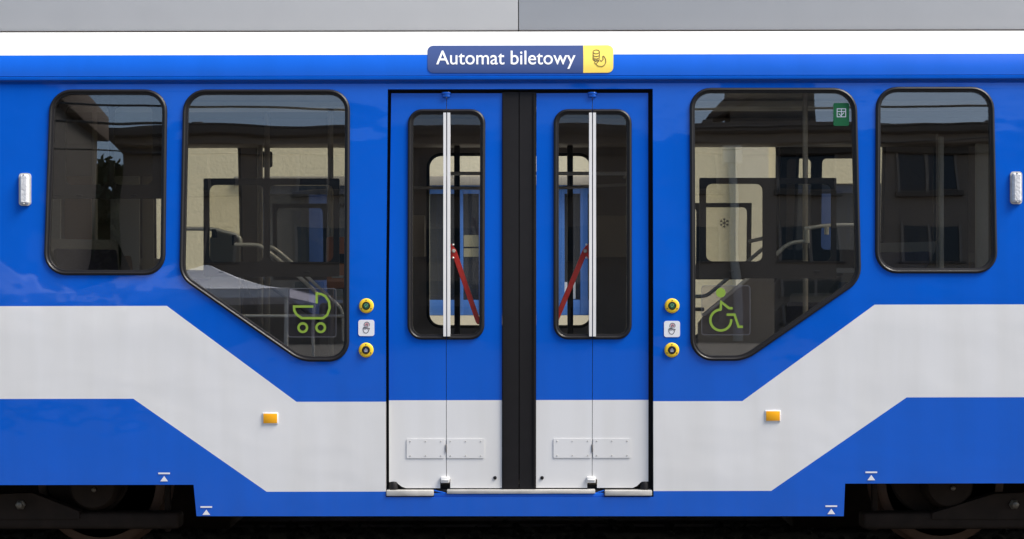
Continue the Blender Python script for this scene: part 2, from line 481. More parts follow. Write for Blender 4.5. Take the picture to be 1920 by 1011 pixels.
# ---- door surround and leaves
OFFD = -.022
dfo = px([(715, 160), (1236, 160), (1236, 935), (712, 935)])
dfi = px([(741, 181), (1210, 181), (1210, 912), (738, 912)])
sheet('door_frame', dfo, M_BLACK, tram, holes=[dfi], off=-.056, thick=.02)
def leaf(outline, hole, rh, wts, seam_u, side, kick, inner):
    """one folding leaf; side = +1 when its seam edge is on its right"""
    O = px(outline); H = px(hole); rr = [q * M for q in rh]
    hh = rpoly(inset(H, [.010 * k for k in wts]), [max(q - .010, .0004) if q > .004 else .0003 for q in rr], 7, 6)
    lf = sheet('door_leaf', O, M_DOOR, tram, holes=[hh], off=OFFD, thick=.028)
    pfd = lambda z: prof(z) - OFFD
    ring('window_seal', H, rr, SEAL, M_SEAL, lf, pf=pfd, wts=wts)
    sheet('glass', rpoly(inset(H, [.02 * k for k in wts]), [max(q - .02, .0004) if q > .004 else .0003 for q in rr], 7, 6), M_DGLASS, lf, off=OFFD - .006, thick=.005)
    e0, e1 = (seam_u - 6.2, seam_u - .9) if side > 0 else (seam_u + 1.0, seam_u + 6.6)
    sheet('edge_profile', px([(e0, 211), (e1, 211), (e1, 631), (e0, 631)]), M_ALU, lf, off=OFFD + .0155, thick=.034)
    # kick plate with screws
    K = px(kick)
    kp = sheet('kick_plate', rpoly(K, .004, 3, 2), M_DOOR, lf, off=OFFD + .0035, thick=.0032)
    for i in range(3):
        for zz in (0, 1):
            x = K[0][0] + .018 + (K[1][0] - K[0][0] - .036) * i / 2; z = K[0][1] - .012 if zz == 0 else K[2][1] + .012
            lathe('screw', [(.0035, 0), (.0035, -.0015), (.002, -.002)], (x, -OFFD - .0035, z), M_STEP, kp, 8)
    return lf
DL = [(764.5, 204), (836.8, 204), (836.4, 637), (763.5, 637)]
leaf1 = leaf([(733, 174), (836.6, 174), (836.2, 900), (825, 900), (825, 916.5), (760, 916.5), (752, 913.5), (743, 906), (729, 905), (728.5, 540)], DL, [27, 0, 0, 27], [1, .3, 1, 1], 837.4, 1, R4(762, 824, 833, 860), False)
leaf2 = leaf([(837.6, 174), (942, 174), (941, 916.5), (844, 916.5), (844, 900), (837.2, 900)], [(838, 204), (910, 204), (908, 637), (837.6, 637)], [0, 27, 27, 0], [1, 1, 1, .3], 837.4, -1, R4(837.5, 824, 908, 860), True)
leaf3 = leaf([(1006, 174), (1110.6, 173.5), (1110.2, 900), (1101.5, 900), (1101.5, 916), (1005, 916)], [(1038.5, 204), (1110.2, 204), (1110, 636.5), (1038, 636.5)], [27, 0, 0, 27], [1, .3, 1, 1], 1111, 1, R4(1038, 823.5, 1109, 859.5), True)
leaf4 = leaf([(1111.6, 173.5), (1216, 173.5), (1216.4, 540), (1216.4, 904), (1203, 905), (1195, 912.5), (1187, 916), (1120, 916), (1120, 900), (1111.2, 900)], [(1111.4, 204), (1185, 204), (1185, 636.5), (1111.2, 636.5)], [0, 27, 27, 0], [1, 1, 1, .3], 1111, -1, R4(1112.5, 823.5, 1183, 859.5), False)
# rubber closing edges
for lf, u0, u1 in ((leaf2, 941.6, 972.6), (leaf3, 974.2, 1005.2)):
    O = px([(u0, 172), (u1, 172), (u1, 917.5), (u0, 917.5)])
    sheet('edge_rubber', rpoly(O, .003, 3, 3), M_RUB, lf, off=OFFD + .004, thick=.05)
    g = u0 + 3.2 if lf is leaf2 else u1 - 3.2
    O = px([(g - 1.3, 173), (g + 1.3, 173), (g + 1.3, 916.5), (g - 1.3, 916.5)])
    sheet('rubber_rib', O, M_RUB, lf, off=OFFD + .010, thick=.005)
box('centre_backing', (*[at(960, 300)[0]], .165, .42), (at(986, 300)[0], .20, 2.36), M_BLACK, tram)
# hinge caps, brackets, pivot blocks, plugs
for lf, u in ((leaf1, 836.5), (leaf4, 1111)):
    x, z = at(u, 177.5); y = prof(z) - OFFD
    bm = bmesh.new()
    for r0, z0, z1 in ((.024, .003, .014), (.021, -.011, .003)):
        rows = []
        for zz, rr in ((z0, r0 * .93), (z0 + .002, r0), (z1 - .002, r0), (z1, r0 * .93)):
            rows.append([bm.verts.new((x + rr * math.cos(2 * math.pi * k / 20), y - .002 + rr * .7 * math.sin(2 * math.pi * k / 20), z + zz)) for k in range(20)])
        for A, B in zip(rows, rows[1:]):
            for k in range(20): bm.faces.new((A[k], A[(k + 1) % 20], B[(k + 1) % 20], B[k]))
        bm.faces.new(rows[0]); bm.faces.new(rows[-1])
    finish('hinge_cap', bm, M_BLUE, lf, True, ang=40)
    u_ = u - 2
    a, b = at(u_ - 8.5, 895), at(u_ + 8, 906)
    box('hinge_bracket', (a[0], .008, b[1]), (b[0], .06, a[1]), M_ALU, lf, .003)
    a, b = at(u_ - 7.5, 899), at(u_ + 7, 902)
    box('bracket_lip', (a[0], .004, b[1]), (b[0], .03, a[1]), M_ALU, lf, .002)
    a, b = at(u - 1.2, 834), at(u + 1.2, 848)
    box('hinge_pin', (a[0], .014, b[1]), (b[0], .03, a[1]), M_BOLTG, lf, .001)
for lf, u in ((leaf2, 928), (leaf3, 1016.5)):
    x, z = at(u, 897)
    lathe('plug', [(.009, 0), (.009, -.004), (.006, -.006)], (x, -OFFD, z), M_RUB, lf, 16)
for u in (737, 1209.5):
    x, z = at(u, 918)
    bm = bmesh.new()
    rows = []
    for zz, rr in ((0, .024), (.028, .022), (.036, .017), (.038, .0)):
        rows.append([bm.verts.new((x + rr * math.cos(2 * math.pi * k / 16), .03 + rr * math.sin(2 * math.pi * k / 16), z + zz)) for k in range(16)])
    for A, B in zip(rows, rows[1:]):
        for k in range(16): bm.faces.new((A[k], A[(k + 1) % 16], B[(k + 1) % 16], B[k]))
    finish('pivot_block', bm, M_RUB, tram, True)
# red emergency levers inside the doors
for lf, (pa, pb), us in ((leaf2, ((851, 471), (897, 604)), 845.5), (leaf3, ((1097, 471), (1041, 604)), 1103.5)):
    yy = .10
    A, B = aty(*pa, yy), aty(*pb, yy)
    d = (B - A).normalized(); nn = Vector((d.z, 0, -d.x))
    bm = bmesh.new()
    wA, wB, th = .0135, .0125, .012
    vs = []
    for q, ww in ((A - d * .012, wA * .8), (A, wA), (B, wB), (B + d * .012, wB * .5)):
        vs.append([bm.verts.new(q + nn * ww + Vector((0, -th, 0))), bm.verts.new(q - nn * ww + Vector((0, -th, 0))),
                   bm.verts.new(q - nn * ww + Vector((0, th, 0))), bm.verts.new(q + nn * ww + Vector((0, th, 0)))])
    for R0, R1 in zip(vs, vs[1:]):
        for k in range(4): bm.faces.new((R0[k], R0[(k + 1) % 4], R1[(k + 1) % 4], R1[k]))
    bm.faces.new(vs[0]); bm.faces.new(vs[-1])
    bmesh.ops.recalc_face_normals(bm, faces=bm.faces[:]); bmesh.ops.bevel(bm, geom=bm.edges[:], offset=.003, segments=2, affect='EDGES')
    lev = finish('release_lever', bm, M_RED, lf, True)
    x0 = aty(us, 471, yy)[0]
    a, b = min(x0, A.x), max(x0, A.x)
    top, bot = aty(851, 457, yy).z, aty(851, 486, yy).z
    Pl = [(x0, top), (A.x, A.z + .022), (A.x + (.016 if A.x > x0 else -.016), A.z), (A.x, A.z - .022), (x0, bot)]
    sheet('lever_bracket', Pl, M_RED, lf, off=-(yy - .02), thick=.012, pf=flat0)
    lathe('lever_bolt', [(.011, 0), (.011, -.006), (.007, -.012)], (A.x, yy - .02, A.z), M_STEP, lf, 6)
    for zz in (top - .006, bot + .006):
        lathe('bracket_screw', [(.0055, 0), (.0055, -.004), (.003, -.006)], (x0 + (.012 if A.x > x0 else -.012), yy - .02, zz), M_CHROME, lf, 12)

# threshold
a, b = at(724.5, 919.5), at(813, 930)
box('step_plate', (a[0], -.007, b[1]), (b[0], .10, a[1]), M_STEP, tram, .004)
a, b = at(1134, 919.5), at(1222.5, 929.5)
box('step_plate', (a[0], -.007, b[1]), (b[0], .10, a[1]), M_STEP, tram, .004)
a, b = at(838, 919), at(1116, 925.5)
box('step_edge', (a[0], -.004, b[1]), (b[0], .10, a[1]), M_STEP, tram, .0025)
a, b = at(813.5, 925.8), at(1133.5, 932)
box('step_sill', (a[0], .004, b[1]), (b[0], .09, a[1]), M_BLUE, tram, .002)
for u0, u1, v0, v1 in ((814, 838, 920.5, 926), (1133, 1116, 920.5, 926)):
    p, q = at(u0, v0), at(u1, v1)
    tube('step_link', [(p[0], .01, p[1]), (q[0], .01, q[1])], .0035, M_BLUE, tram, 8)
    box('step_pocket', (min(p[0], q[0]), .025, q[1] - .003), (max(p[0], q[0]), .09, p[1] + .002), M_BLACK, tram)
a, b = at(724, 930.5), at(1222, 967)
box('door_sill_panel', (a[0] - .006, .0315, b[1] + .003), (b[0] + .006, .05, a[1] - .002), M_BLUE, tram)

# ---- buttons, hand stickers, reflectors, side lamps, jacking marks
def button(u, v, core):
    x, z = at(u, v); y = prof(z)
    b = lathe('door_button', [(.037, .004), (.037, -.004), (.035, -.008), (.030, -.011), (.0205, -.0115), (.0195, -.009), (.0195, .002)], (x, y, z), M_YEL, tram, 36)
    lathe('button_ring', [(.0195, 0), (.0195, -.013), (.0175, -.0145), (.0165, -.011), (.0165, 0)], (x, y, z), M_RUB, b, 28)
    lathe('button_cap', [(.0165, 0), (.0165, -.0105), (.010, -.0125), (.002, -.013)], (x, y, z), core, b, 24)
    for a_ in (90, 210, 330):
        lathe('button_screw', [(.003, 0), (.003, -.0122), (.001, -.0125)], (x + .028 * math.cos(rad(a_)), y, z + .028 * math.sin(rad(a_))), M_INK, b, 8)
    if core is M_GREENB:
        ribbons('button_mark', [[(x - .008, z + .003), (x - .003, z - .006), (x + .008, z + .005)], [(x - .009, z + .007), (x, z + .010), (x + .009, z + .007)]], .0028, M_LIMED, b, .0135)
    else:
        ribbons('button_mark', [[(x - .009, z), (x + .009, z)], [(x, z - .009), (x, z + .009)]], .0035, M_STWD, b, .0135)
        ribbons('button_wheels', [[(x - .008, z - .007), (x + .008, z - .007)]], .003, M_STWD, b, .0137)
M_LIMED = mat('button_green_print', (.16, .42, .2), .4); M_STWD = mat('button_pale_print', (.5, .52, .62), .4)
for u, v, c in ((687, 573.5, M_GREENB), (686.5, 656.5, M_BLKB), (1260, 573.5, M_GREENB), (1259.5, 656.5, M_BLKB)): button(u, v, c)
for u, v in ((687, 615), (1260, 617)):
    st = sheet('button_notice', rpoly(px(R4(u - 15, v - 15.2, u + 15, v + 15.2)), 4.5 * M, 6, 2), M_STW, tram, off=.0025, thick=.002)
    q = lambda L: px([(u + a, v + b) for a, b in L])
    # pressing hand: finger up into a round button
    ribbons('hand_print', [q([(-6, 0), (-6, 5), (-4, 9), (0, 10), (3, 8), (5, 3), (6, 1), (5, 0), (3, 2), (2.6, 3)]),
                           q([(-6, 0), (-5, -1), (-4, 0), (-4, 3)]), q([(-4, 0), (-3, -1.6), (-1.8, 0), (-1.8, 3)]),
                           q([(-1.8, 0), (-.6, -2), (.3, 0), (.3, 2)]), q([(-.4, -1), (-.4, -6), (.8, -7), (2, -6), (2, 2)])], 1.1 * M, M_INK, st, .0035)
    ribbons('target_print', [q(arc(.8, -6, 5, -40, 220, 18))], 1.1 * M, M_INK, st, .0035)
    ribbons('target_centre', [q(arc(.8, -6.2, 2.6, -60, 240, 14))], 1.0 * M, M_REDI, st, .0037)
for u, v in ((507, 784.5), (1449, 780)):
    b, c = at(u - 14.5, v - 10.5), at(u + 14.5, v + 10.5)
    o = box('side_reflector', (b[0], -.005, c[1]), (c[0], .004, b[1]), M_STW, tram, .002)
    box('amber_lens', (b[0] + .004, -.008, c[1] + .004), (c[0] - .004, -.002, b[1] - .004), M_ORANGE, o, .002)
for u, v in ((47.5, 355.5), (1904.5, 352.5)):
    lo, hi = at(u - 10.5, v + 30), at(u + 10.5, v - 30)
    y = prof((lo[1] + hi[1]) / 2)
    o = sheet('side_lamp', rpoly(px(R4(u - 11, v - 30.5, u + 11, v + 30.5)), 6 * M, 5, 2), M_STEP, tram, off=.010, thick=.014)
    P = px(R4(u - 9, v - 28, u + 9, v + 28))
    ring('lamp_lens', P, [5 * M] * 4, [(0, .008), (.001, .016), (.005, .022), (.012, .026), (.019, .027)], M_LAMP, o)
    sheet('lamp_lens_face', rpoly(inset(P, .011), .003, 3, 2), M_LAMP, o, off=.0268, thick=.003)
    for vv in (v - 27, v + 27):
        x, z = at(u, vv); lathe('lamp_screw', [(.004, 0), (.004, -.027), (.002, -.0285)], (x, prof(z), z), M_STEP, o, 10)
for u, v in ((308, 887.5), (387, 950.5), (1633.5, 885.5), (1558.5, 949)):
    bm = flatmesh(px(R4(u - 11, v - 1.4, u + 11, v + 1.6)))
    q = px([(u, v + 5), (u + 7.3, v + 15), (u - 7.3, v + 15)])
    bm.faces.new([bm.verts.new((x, 0, z)) for x, z in q])
    sheet('jacking_mark', None, M_STW, tram, off=.0025, thick=0, bm=bm)

# ---- ticket machine sign
R_ = 11 * M
SG = px([(802, 86), (1093, 85.5), (1093, 137), (802, 137)], cove)
sg = sheet('ticket_sign', rpoly(SG, [R_, .0003, .0003, R_], 6, 4), M_NAVY, tram, off=.004, thick=.003, pf=cove)
sheet('sign_end', rpoly(px([(1093.4, 85.5), (1149.5, 85), (1149.5, 136.5), (1093.4, 137)], cove), [.0003, R_, R_, .0003], 6, 4), M_LEMON, sg, off=.0041, thick=.003, pf=cove)
def text_mesh(s, offset=0.0):
    cu = bpy.data.curves.new('txt', 'FONT'); cu.body = s; cu.size = 1; cu.offset = offset; cu.resolution_u = 6
    o = bpy.data.objects.new('txt', cu); COL.objects.link(o)
    dg = bpy.context.evaluated_depsgraph_get(); me = bpy.data.meshes.new_from_object(o.evaluated_get(dg))
    bpy.data.objects.remove(o); bpy.data.curves.remove(cu)
    return me
me = text_mesh('Automat biletowy', .005)
xs = [v.co.x for v in me.vertices]; ys = [v.co.y for v in me.vertices]
tx0, tx1, tyb, tyt = min(xs), max(xs), min(ys), max(ys)
A0 = text_mesh('l', .005); asc = max(v.co.y for v in A0.vertices)
bm = bmesh.new(); bm.from_mesh(me); bpy.data.meshes.remove(me); bpy.data.meshes.remove(A0)
for v in bm.verts:
    uu = 818 + (v.co.x - tx0) / (tx1 - tx0) * 261; vv = 121 - v.co.y / asc * 25.5
    x, z = at(uu, vv, cove); v.co = (x, 0, z)
sheet('sign_lettering', None, M_STW, sg, off=.006, thick=0, pf=cove, bm=bm)
q = lambda L: px(L, cove)
def ell(cx, cy, rx, ry, a0, a1, n=20): return [(cx + rx * math.cos(rad(a0 + (a1 - a0) * k / n)), cy + ry * math.sin(rad(a0 + (a1 - a0) * k / n))) for k in range(n + 1)]
coins = [q(ell(1118, 97.5, 6, 3.6, 0, 360))] + [q(ell(1118, 97.5 + k, 6, 3.8, -10, 190)) for k in (5, 9.5, 13.2)] + [q([(1112, 97.5), (1112, 110)]), q([(1124, 97.5), (1124, 106)])]
hand = [q([(1114.5, 118), (1121, 124), (1128, 125.3), (1133, 123), (1136, 117), (1135.5, 111), (1132, 105.5), (1130, 106), (1131, 112), (1128, 115), (1125, 113.5)]),
        q([(1113.5, 114), (1117, 111)]), q([(1115, 117), (1120.5, 111.5)]), q([(1118, 119.5), (1123.5, 114)])]
ribbons('sign_pictogram', coins + hand, 1.35 * M, M_BROWN, sg, .0065, cove)

# ---- stickers on the glass
def film(win, u0, v0, u1, v1):
    f = sheet('clear_sticker', rpoly(px(R4(u0, v0, u1, v1)), 5 * M, 5, 2), M_FILM, win, off=-.0040, thick=.0012)
    ribbons('sticker_edge', [rpoly(px(R4(u0, v0, u1, v1)), 5 * M, 5, 2)], .9 * M, M_FEDGE, f, -.0036, closed=(0,))
    return f
film(wins['b'], 540, 541, 630, 632)
sx = lambda a, b: (520 + a * 140 / 1180, 530 + b * 120 / 1011)
pram = [[sx(570, 378), sx(265, 378), sx(268, 440), sx(300, 500), sx(385, 562), sx(725, 562), sx(790, 510), sx(828, 400), sx(815, 300), sx(760, 215), sx(690, 180), sx(622, 172), sx(622, 330)]]
pr = [px(pram[0])]
c1, c2 = sx(402, 712), sx(685, 712)
ribbons('pram_pictogram', pr + [px(arc(*c1, 8, 0, 345, 23)), px(arc(*c2, 8, 0, 345, 23))], 4.5 * M, M_LIME, wins['b'], .0005, closed=(1, 2))
film(wins['c'], 1316, 536, 1406.5, 628)
wx = lambda a, b: (1300 + a * 120 / 933, 520 + b * 130 / 1011)
cc = wx(400, 625)
ring_pts = arc(*cc, 19.5, 88, 365, 30)
ribbons('wheelchair_pictogram', [px(ring_pts[:1] + ring_pts[1:]), px([wx(398, 480), wx(405, 360), wx(520, 452), wx(572, 452)]), px([wx(485, 545), wx(600, 545), wx(660, 722), wx(722, 722)])], 4.5 * M, M_LIME, wins['c'], .0005)
hc = wx(400, 225); x, z = at(*hc)
sheet('pictogram_head', rpoly(px(R4(hc[0] - 9, hc[1] - 9, hc[0] + 9, hc[1] + 9)), 8.9 * M, 6, 2), M_LIME, wins['c'], off=.0005, thick=.001)
gs = sheet('green_sticker', rpoly(px(R4(1563, 193, 1592.5, 236)), 3 * M, 4, 2), M_GRN, wins['c'], off=-.0046, thick=.001)
ribbons('sticker_print', [px(R4(1570, 204, 1586, 219)), px([(1570, 209), (1586, 209)]), px([(1573, 213), (1577, 217), (1583, 211)]), px([(1578, 204), (1578, 219)])], 1.3 * M, M_STWD, wins['c'], -.0042, closed=(0,))

# ------------------------------------------------------------------ inside and far side of the tram
YF = 2.3
mir = lambda z: YF - prof(z)
FAR = []
for k in ('a', 'b', 'c', 'd'):
    Q, R = W[k]; FAR.append((k, inset(Q, .022), [max(q - .022, .01) for q in R]))
cw = [aty(803, 290, YF - .1), aty(1110, 290, YF - .1), aty(1110, 612, YF), aty(803, 612, YF)]
FAR.append(('mid', [(p.x, p.z) for p in cw], [.085] * 4))
fo = [(XL, 2.45), (XR, 2.45), (XR, .3), (XL, .3)]
sheet('far_side', fo, M_INT, tram, holes=[rpoly(q, r, 7, 5) for _, q, r in FAR], off=.0, thick=.05, pf=mir)
for k, qq, r in FAR:
    fw = empty('far_window', (0, 0, 0), parent=tram)
    ring('window_seal', qq, r, [(-.012, .001), (-.012, .008), (0, .010), (.008, .006), (.008, .001)], M_SEAL, fw, pf=mir)
    sheet('glass', rpoly(qq, r, 7, 5), M_FGLASS, fw, off=-.02, thick=.005, pf=mir)
    if k == 'b':
        fr, pn = (-1.50, 1.50, -.82, 1.93), None
    Z0, Z1 = at(500, 519)[1], at(500, 334)[1]
    if k in ('b', 'c'):
        x0, x1 = (at(380, 400)[0], at(635, 400)[0]) if k == 'b' else (at(1290, 400)[0] + .0, at(1545, 400)[0])
        if k == 'c': x0, x1 = aty(1210, 400, YF).x, aty(1407, 400, YF).x
        if k == 'b': x0, x1 = aty(513, 400, YF).x, aty(709, 400, YF).x
        xm = (x0 + x1) / 2; b_ = .028
        hs = [rpoly([(x0 + b_, Z1 - b_), (xm - .014, Z1 - b_), (xm - .014, Z0 + .075), (x0 + b_, Z0 + .075)], .03, 4, 2),
              rpoly([(xm + .014, Z1 - b_), (x1 - b_, Z1 - b_), (x1 - b_, Z0 + .075), (xm + .014, Z0 + .075)], .03, 4, 2)]
        sheet('vent_frame', [(x0, Z1), (x1, Z1), (x1, Z0), (x0, Z0)], M_DARK, fw, holes=hs, off=.005, thick=.02, pf=mir)
        box('vent_catch', (x0 + (.005 if k == 'c' else .62), YF - .16, 1.56), (x0 + (.045 if k == 'c' else .66), YF - .10, 1.65), M_DARK, fw, .008)
    if k == 'd':
        zt_ = 2.09
        hs = [rpoly([(a, 2.21), (b, 2.21), (b, 1.62), (a, 1.62)], .03, 4, 2) for a, b in ((1.80, 1.96), (2.03, 2.30))]
        sheet('vent_frame', [(1.76, 2.33), (2.36, 2.33), (2.36, 1.5), (1.76, 1.5)], M_DARK, fw, holes=hs, off=.005, thick=.02, pf=mir)
    if k == 'c':
        # snowflake notice on the far pane
        s = aty(1358.5, 418, 2.24); L = []
        for a_ in (90, 30, 150):
            c_, s_ = math.cos(rad(a_)), math.sin(rad(a_)); Rr = .031
            L.append([(s.x - c_ * Rr, s.z - s_ * Rr), (s.x + c_ * Rr, s.z + s_ * Rr)])
            for sg_ in (1, -1):
                t = (s.x + c_ * .018 * sg_, s.z + s_ * .018 * sg_)
                for d_ in (40, -40):
                    L.append([t, (t[0] + sg_ * .013 * math.cos(rad(a_ + d_)), t[1] + sg_ * .013 * math.sin(rad(a_ + d_)))])
        ribbons('snowflake_print', L, .005, M_INK, fw, .006, pf=mir)
    if k == 'b':
        p = aty(500.5, 299.5, 2.2)
        box('window_latch', (p.x - .038, 2.17, p.z - .052), (p.x + .038, 2.2, p.z + .052), M_DARK, fw, .012)

# shell: ceiling, end walls added to block light, floors, steps over the bogies
box('ceiling', (XL, .16, 2.44), (XR, 2.2, 2.47), M_INT, tram)
for x in (XL, XR - .03): box('end_light_blocker', (x, .16, .35), (x + .03, 2.16, 2.43), M_INT, tram)
box('low_floor', (-1.55, .12, .30), (1.62, 2.25, .34), M_FLOOR, tram)
for x0, x1 in ((XL + .04, -2.05), (2.1, XR - .04)): box('high_floor', (x0, .04, .72), (x1, 2.26, .76), M_FLOOR, tram)
for x0, x1, xs_ in ((-2.05, -1.55, -1), (1.62, 2.1, 1)):
    box('step', (x0, .04, .5), (x1, 2.26, .54), M_FLOOR, tram)
    for xx, za, zb in ((-1.56 if xs_ < 0 else 1.61, .341, .5), (-2.06 if xs_ < 0 else 2.09, .541, .72)): box('riser', (xx, .041, za), (xx + .012, 2.259, zb), M_INT, tram)
# inside lining of the near side below the windows
for x0, x1 in ((-4.5, -1.9), (1.95, 4.5)): box('inner_lining', (x0, .045, .77), (x1, .06, 1.37), M_INT, tram)
box('ceiling_light_strip', (-4.4, 1.05, 2.405), (4.4, 1.3, 2.438), M_INTP, tram, .01)
# shadow rail above the far windows
box('ceiling_duct', (XL + .04, 1.85, 2.27), (XR - .04, 2.10, 2.435), M_INT, tram, .02)

def rail(pts, y, r, m=M_CHROME, it=2, n=10): return tube('handrail', [aty(u, v, y) for u, v in pts], r, m, tram, n, it)
# left stair rails
rail([(440, 459), (478, 459), (492, 462), (560, 518), (592, 548), (600, 556)], .29, .0105)
rail([(502, 463), (512, 463), (548, 492), (610, 551), (636, 573), (643, 588), (644, 640)], .24, .0085)
rail([(440, 592.5), (646, 592.5)], .19, .0085, it=0)
rail([(340, 429), (398, 429), (416, 434), (451, 443), (451, 462)], .33, .0105)
for u, v0, v1 in ((402, 430, 446), (440, 441, 460)): tube('rail_clamp', [aty(u, v0, .33), aty(u, v1, .33)], .015, M_DARK, tram, 10)
# right stair rails
rail([(1296, 556), (1322, 556), (1334, 548), (1425, 471), (1437, 461), (1450, 461)], 1.6, .0115)
rail([(1318, 592), (1354, 563), (1455, 478), (1478, 456), (1512, 452)], .28, .0105)
rail([(1404, 453), (1450, 443)], 1.7, .0115, it=0)
rail([(1508, 429), (1555, 422), (1604, 422)], .28, .010, it=1)
rail([(1296, 580), (1320, 580)], 1.6, .012, M_POLE, it=0)
tube('rail_clamp', [aty(1512, 456, .28), aty(1512, 432, .28)], .017, M_CHROME, tram, 10)
tube('rail_clamp', [aty(1550, 426, .28), aty(1550, 440, .28)], .012, M_CHROME, tram, 10)
# upright poles
for u, y, zb, m, r in ((620, 1.2, .34, M_POLE, .0165), (1510, .33, .54, M_POLE, .014), (178, 1.0, .76, M_POLE, .015), (488, 1.9, .54, M_POLE, .017), (501, 1.5, .54, M_POLE, .017)):
    x = aty(u, 400, y).x
    tube('pole', [(x, y, zb), (x, y, 2.438)], r, m, tram, 12)
# door area: dark posts on the far wall, horizontal rails at the far window
for u in (857, 1069):
    x = aty(u, 400, 1.95).x; box('window_post', (x - .018, 1.93, .34), (x + .018, 1.97, 2.27), M_DARK, tram, .005)
rail([(845, 325.5), (1180, 325.5)], 1.85, .0115, M_ALU, it=0)
for ua, ub, m_ in ((60, 114, M_INTP), (120, 172, M_BRNP), (206, 262, M_INTP), (266, 289, M_TANP)):
    a, b = aty(ua, 330, 1.35), aty(ub, 640, 1.35)
    box('seat_screen', (a.x, 1.35, .77), (b.x, 1.37, a.z), m_, tram, .008)
for ua, ub in ((700, 797), (1118, 1290)):
    a, b = aty(ua, 404, 2.12), aty(ub, 482, 2.12)
    box('wall_panel', (a.x, 2.12, b.z), (b.x, 2.15, a.z), M_TANP, tram, .006)
rail([(766, 352), (905, 353)], 1.4, .009, M_POLE, it=0)
rail([(1042, 353), (1120, 349), (1180, 346)], 1.5, .009, M_POLE, it=0)
for u in (845, 1178):
    p = aty(u, 325.5, 1.85); tube('rail_stay', [p, (p.x, 2.22, p.z)], .01, M_CHROME, tram, 8)
# grey equipment column left of the doors, orange ticket machine, driver partition
p, q_ = aty(768, 560, 1.6), aty(800, 600, 1.6)
box('leaning_pad', (p.x, 1.55, .5), (q_.x + .1, 1.62, .95), M_PADA, tram, .02)
p = aty(641, 495, .95)
tm = box('ticket_machine', (p.x - .075, .85, p.z - .14), (p.x + .12, 1.15, p.z + .15), M_ORG, tram, .012)
box('machine_screen', (p.x - .02, .842, p.z - .00), (p.x + .045, .85, p.z + .055), M_DARK, tm, .004)
box('machine_slot', (p.x - .045, .842, p.z - .08), (p.x + .02, .85, p.z - .065), M_INTP, tm, .002)
tube('machine_post', [(p.x + .02, 1.0, .34), (p.x + .02, 1.0, p.z - .13)], .02, M_POLE, tm)
def post(u0, u1, v0, v1, y, m, d=.03):
    a, b = aty(u0, v0, y), aty(u1, v1, y)
    return box('partition_post', (a.x, y, b.z), (b.x, y + d, a.z), m, tram, .003)
post(1762, 1770.5, 256, 640, .55, M_INTP)
post(1831, 1854, 269, 640, .75, M_INTP)
a, b = aty(1726, 262, .9), aty(1761, 640, .6)
box('partition_panel', (a.x, .585, b.z), (b.x, .60, a.z), M_INT, tram, .003)
a, b = aty(1771, 268, .58), aty(1831, 640, .58)
box('partition_door', (a.x, .78, b.z), (b.x + .02, .80, a.z), M_DARK, tram, .003)

# seats
def seat(x, y, z0, face, pad, h=.52, parent=tram, rot=0):
    """a shell seat seen from its side or back; face = direction the sitter looks along x (+1 / -1)"""
    s = empty('seat', (x, y, z0), parent=parent); s.rotation_euler.z = rad(rot)
    bm = bmesh.new()
    prof2 = [(-.20, .40), (.20, .42), (.21, .38), (-.14, .36), (-.20, .38), (-.30, .42 + h), (-.34, .42 + h), (-.25, .36)]
    yz = [((-1 if face > 0 else 1) * -px_ , pz) for px_, pz in prof2]
    A = [bm.verts.new((u_, -.21, v_)) for u_, v_ in yz]; B = [bm.verts.new((u_, .21, v_)) for u_, v_ in yz]
    for i in range(len(yz)): bm.faces.new((A[i], A[(i + 1) % len(yz)], B[(i + 1) % len(yz)], B[i]))
    bm.faces.new(A); bm.faces.new(B)
    bmesh.ops.recalc_face_normals(bm, faces=bm.faces[:]); bmesh.ops.bevel(bm, geom=bm.edges[:], offset=.012, segments=2, affect='EDGES')
    finish('seat_shell', bm, M_SEATP, s, True)
    f = face
    o = box('seat_pad', (-.15, -.18, .415), (.18, .18, .45), pad, s, .012)
    b = box('back_pad', (-.02, -.18, 0), (.02, .18, h - .09), pad, s, .012); b.location = (-.205 * f, 0, .46); b.rotation_euler = (0, -rad(9.5) * f, 0)
    b2 = box('seat_base', (-.12, -.15, .02), (.12, .15, .36), M_DARK, s, .01)
    return s
def seat_at(u, y, z0, face, pad, h, rot): seat(aty(u, 480, y).x, y, z0, face, pad, h, rot=rot)
seat_at(205, .46, .70, 1, M_PADA, .52, -48); seat_at(245, 1.05, .70, 1, M_PADC, .50, -42); seat_at(330, 1.6, .70, 1, M_PADB, .44, -40); seat_at(60, 1.0, .70, 1, M_PADA, .5, -45)
seat_at(425, 1.8, .62, 1, M_PADB, .45, -60)
seat_at(1400, 1.5, .36, -1, M_PADA, .46, 40); seat_at(1470, .9, .50, -1, M_PADA, .42, 40); seat_at(1570, 1.6, .62, -1, M_PADB, .42, 40); seat_at(1640, .6, .70, -1, M_PADA, .5, 45); seat_at(1730, 1.5, .70, -1, M_PADC, .46, 40)
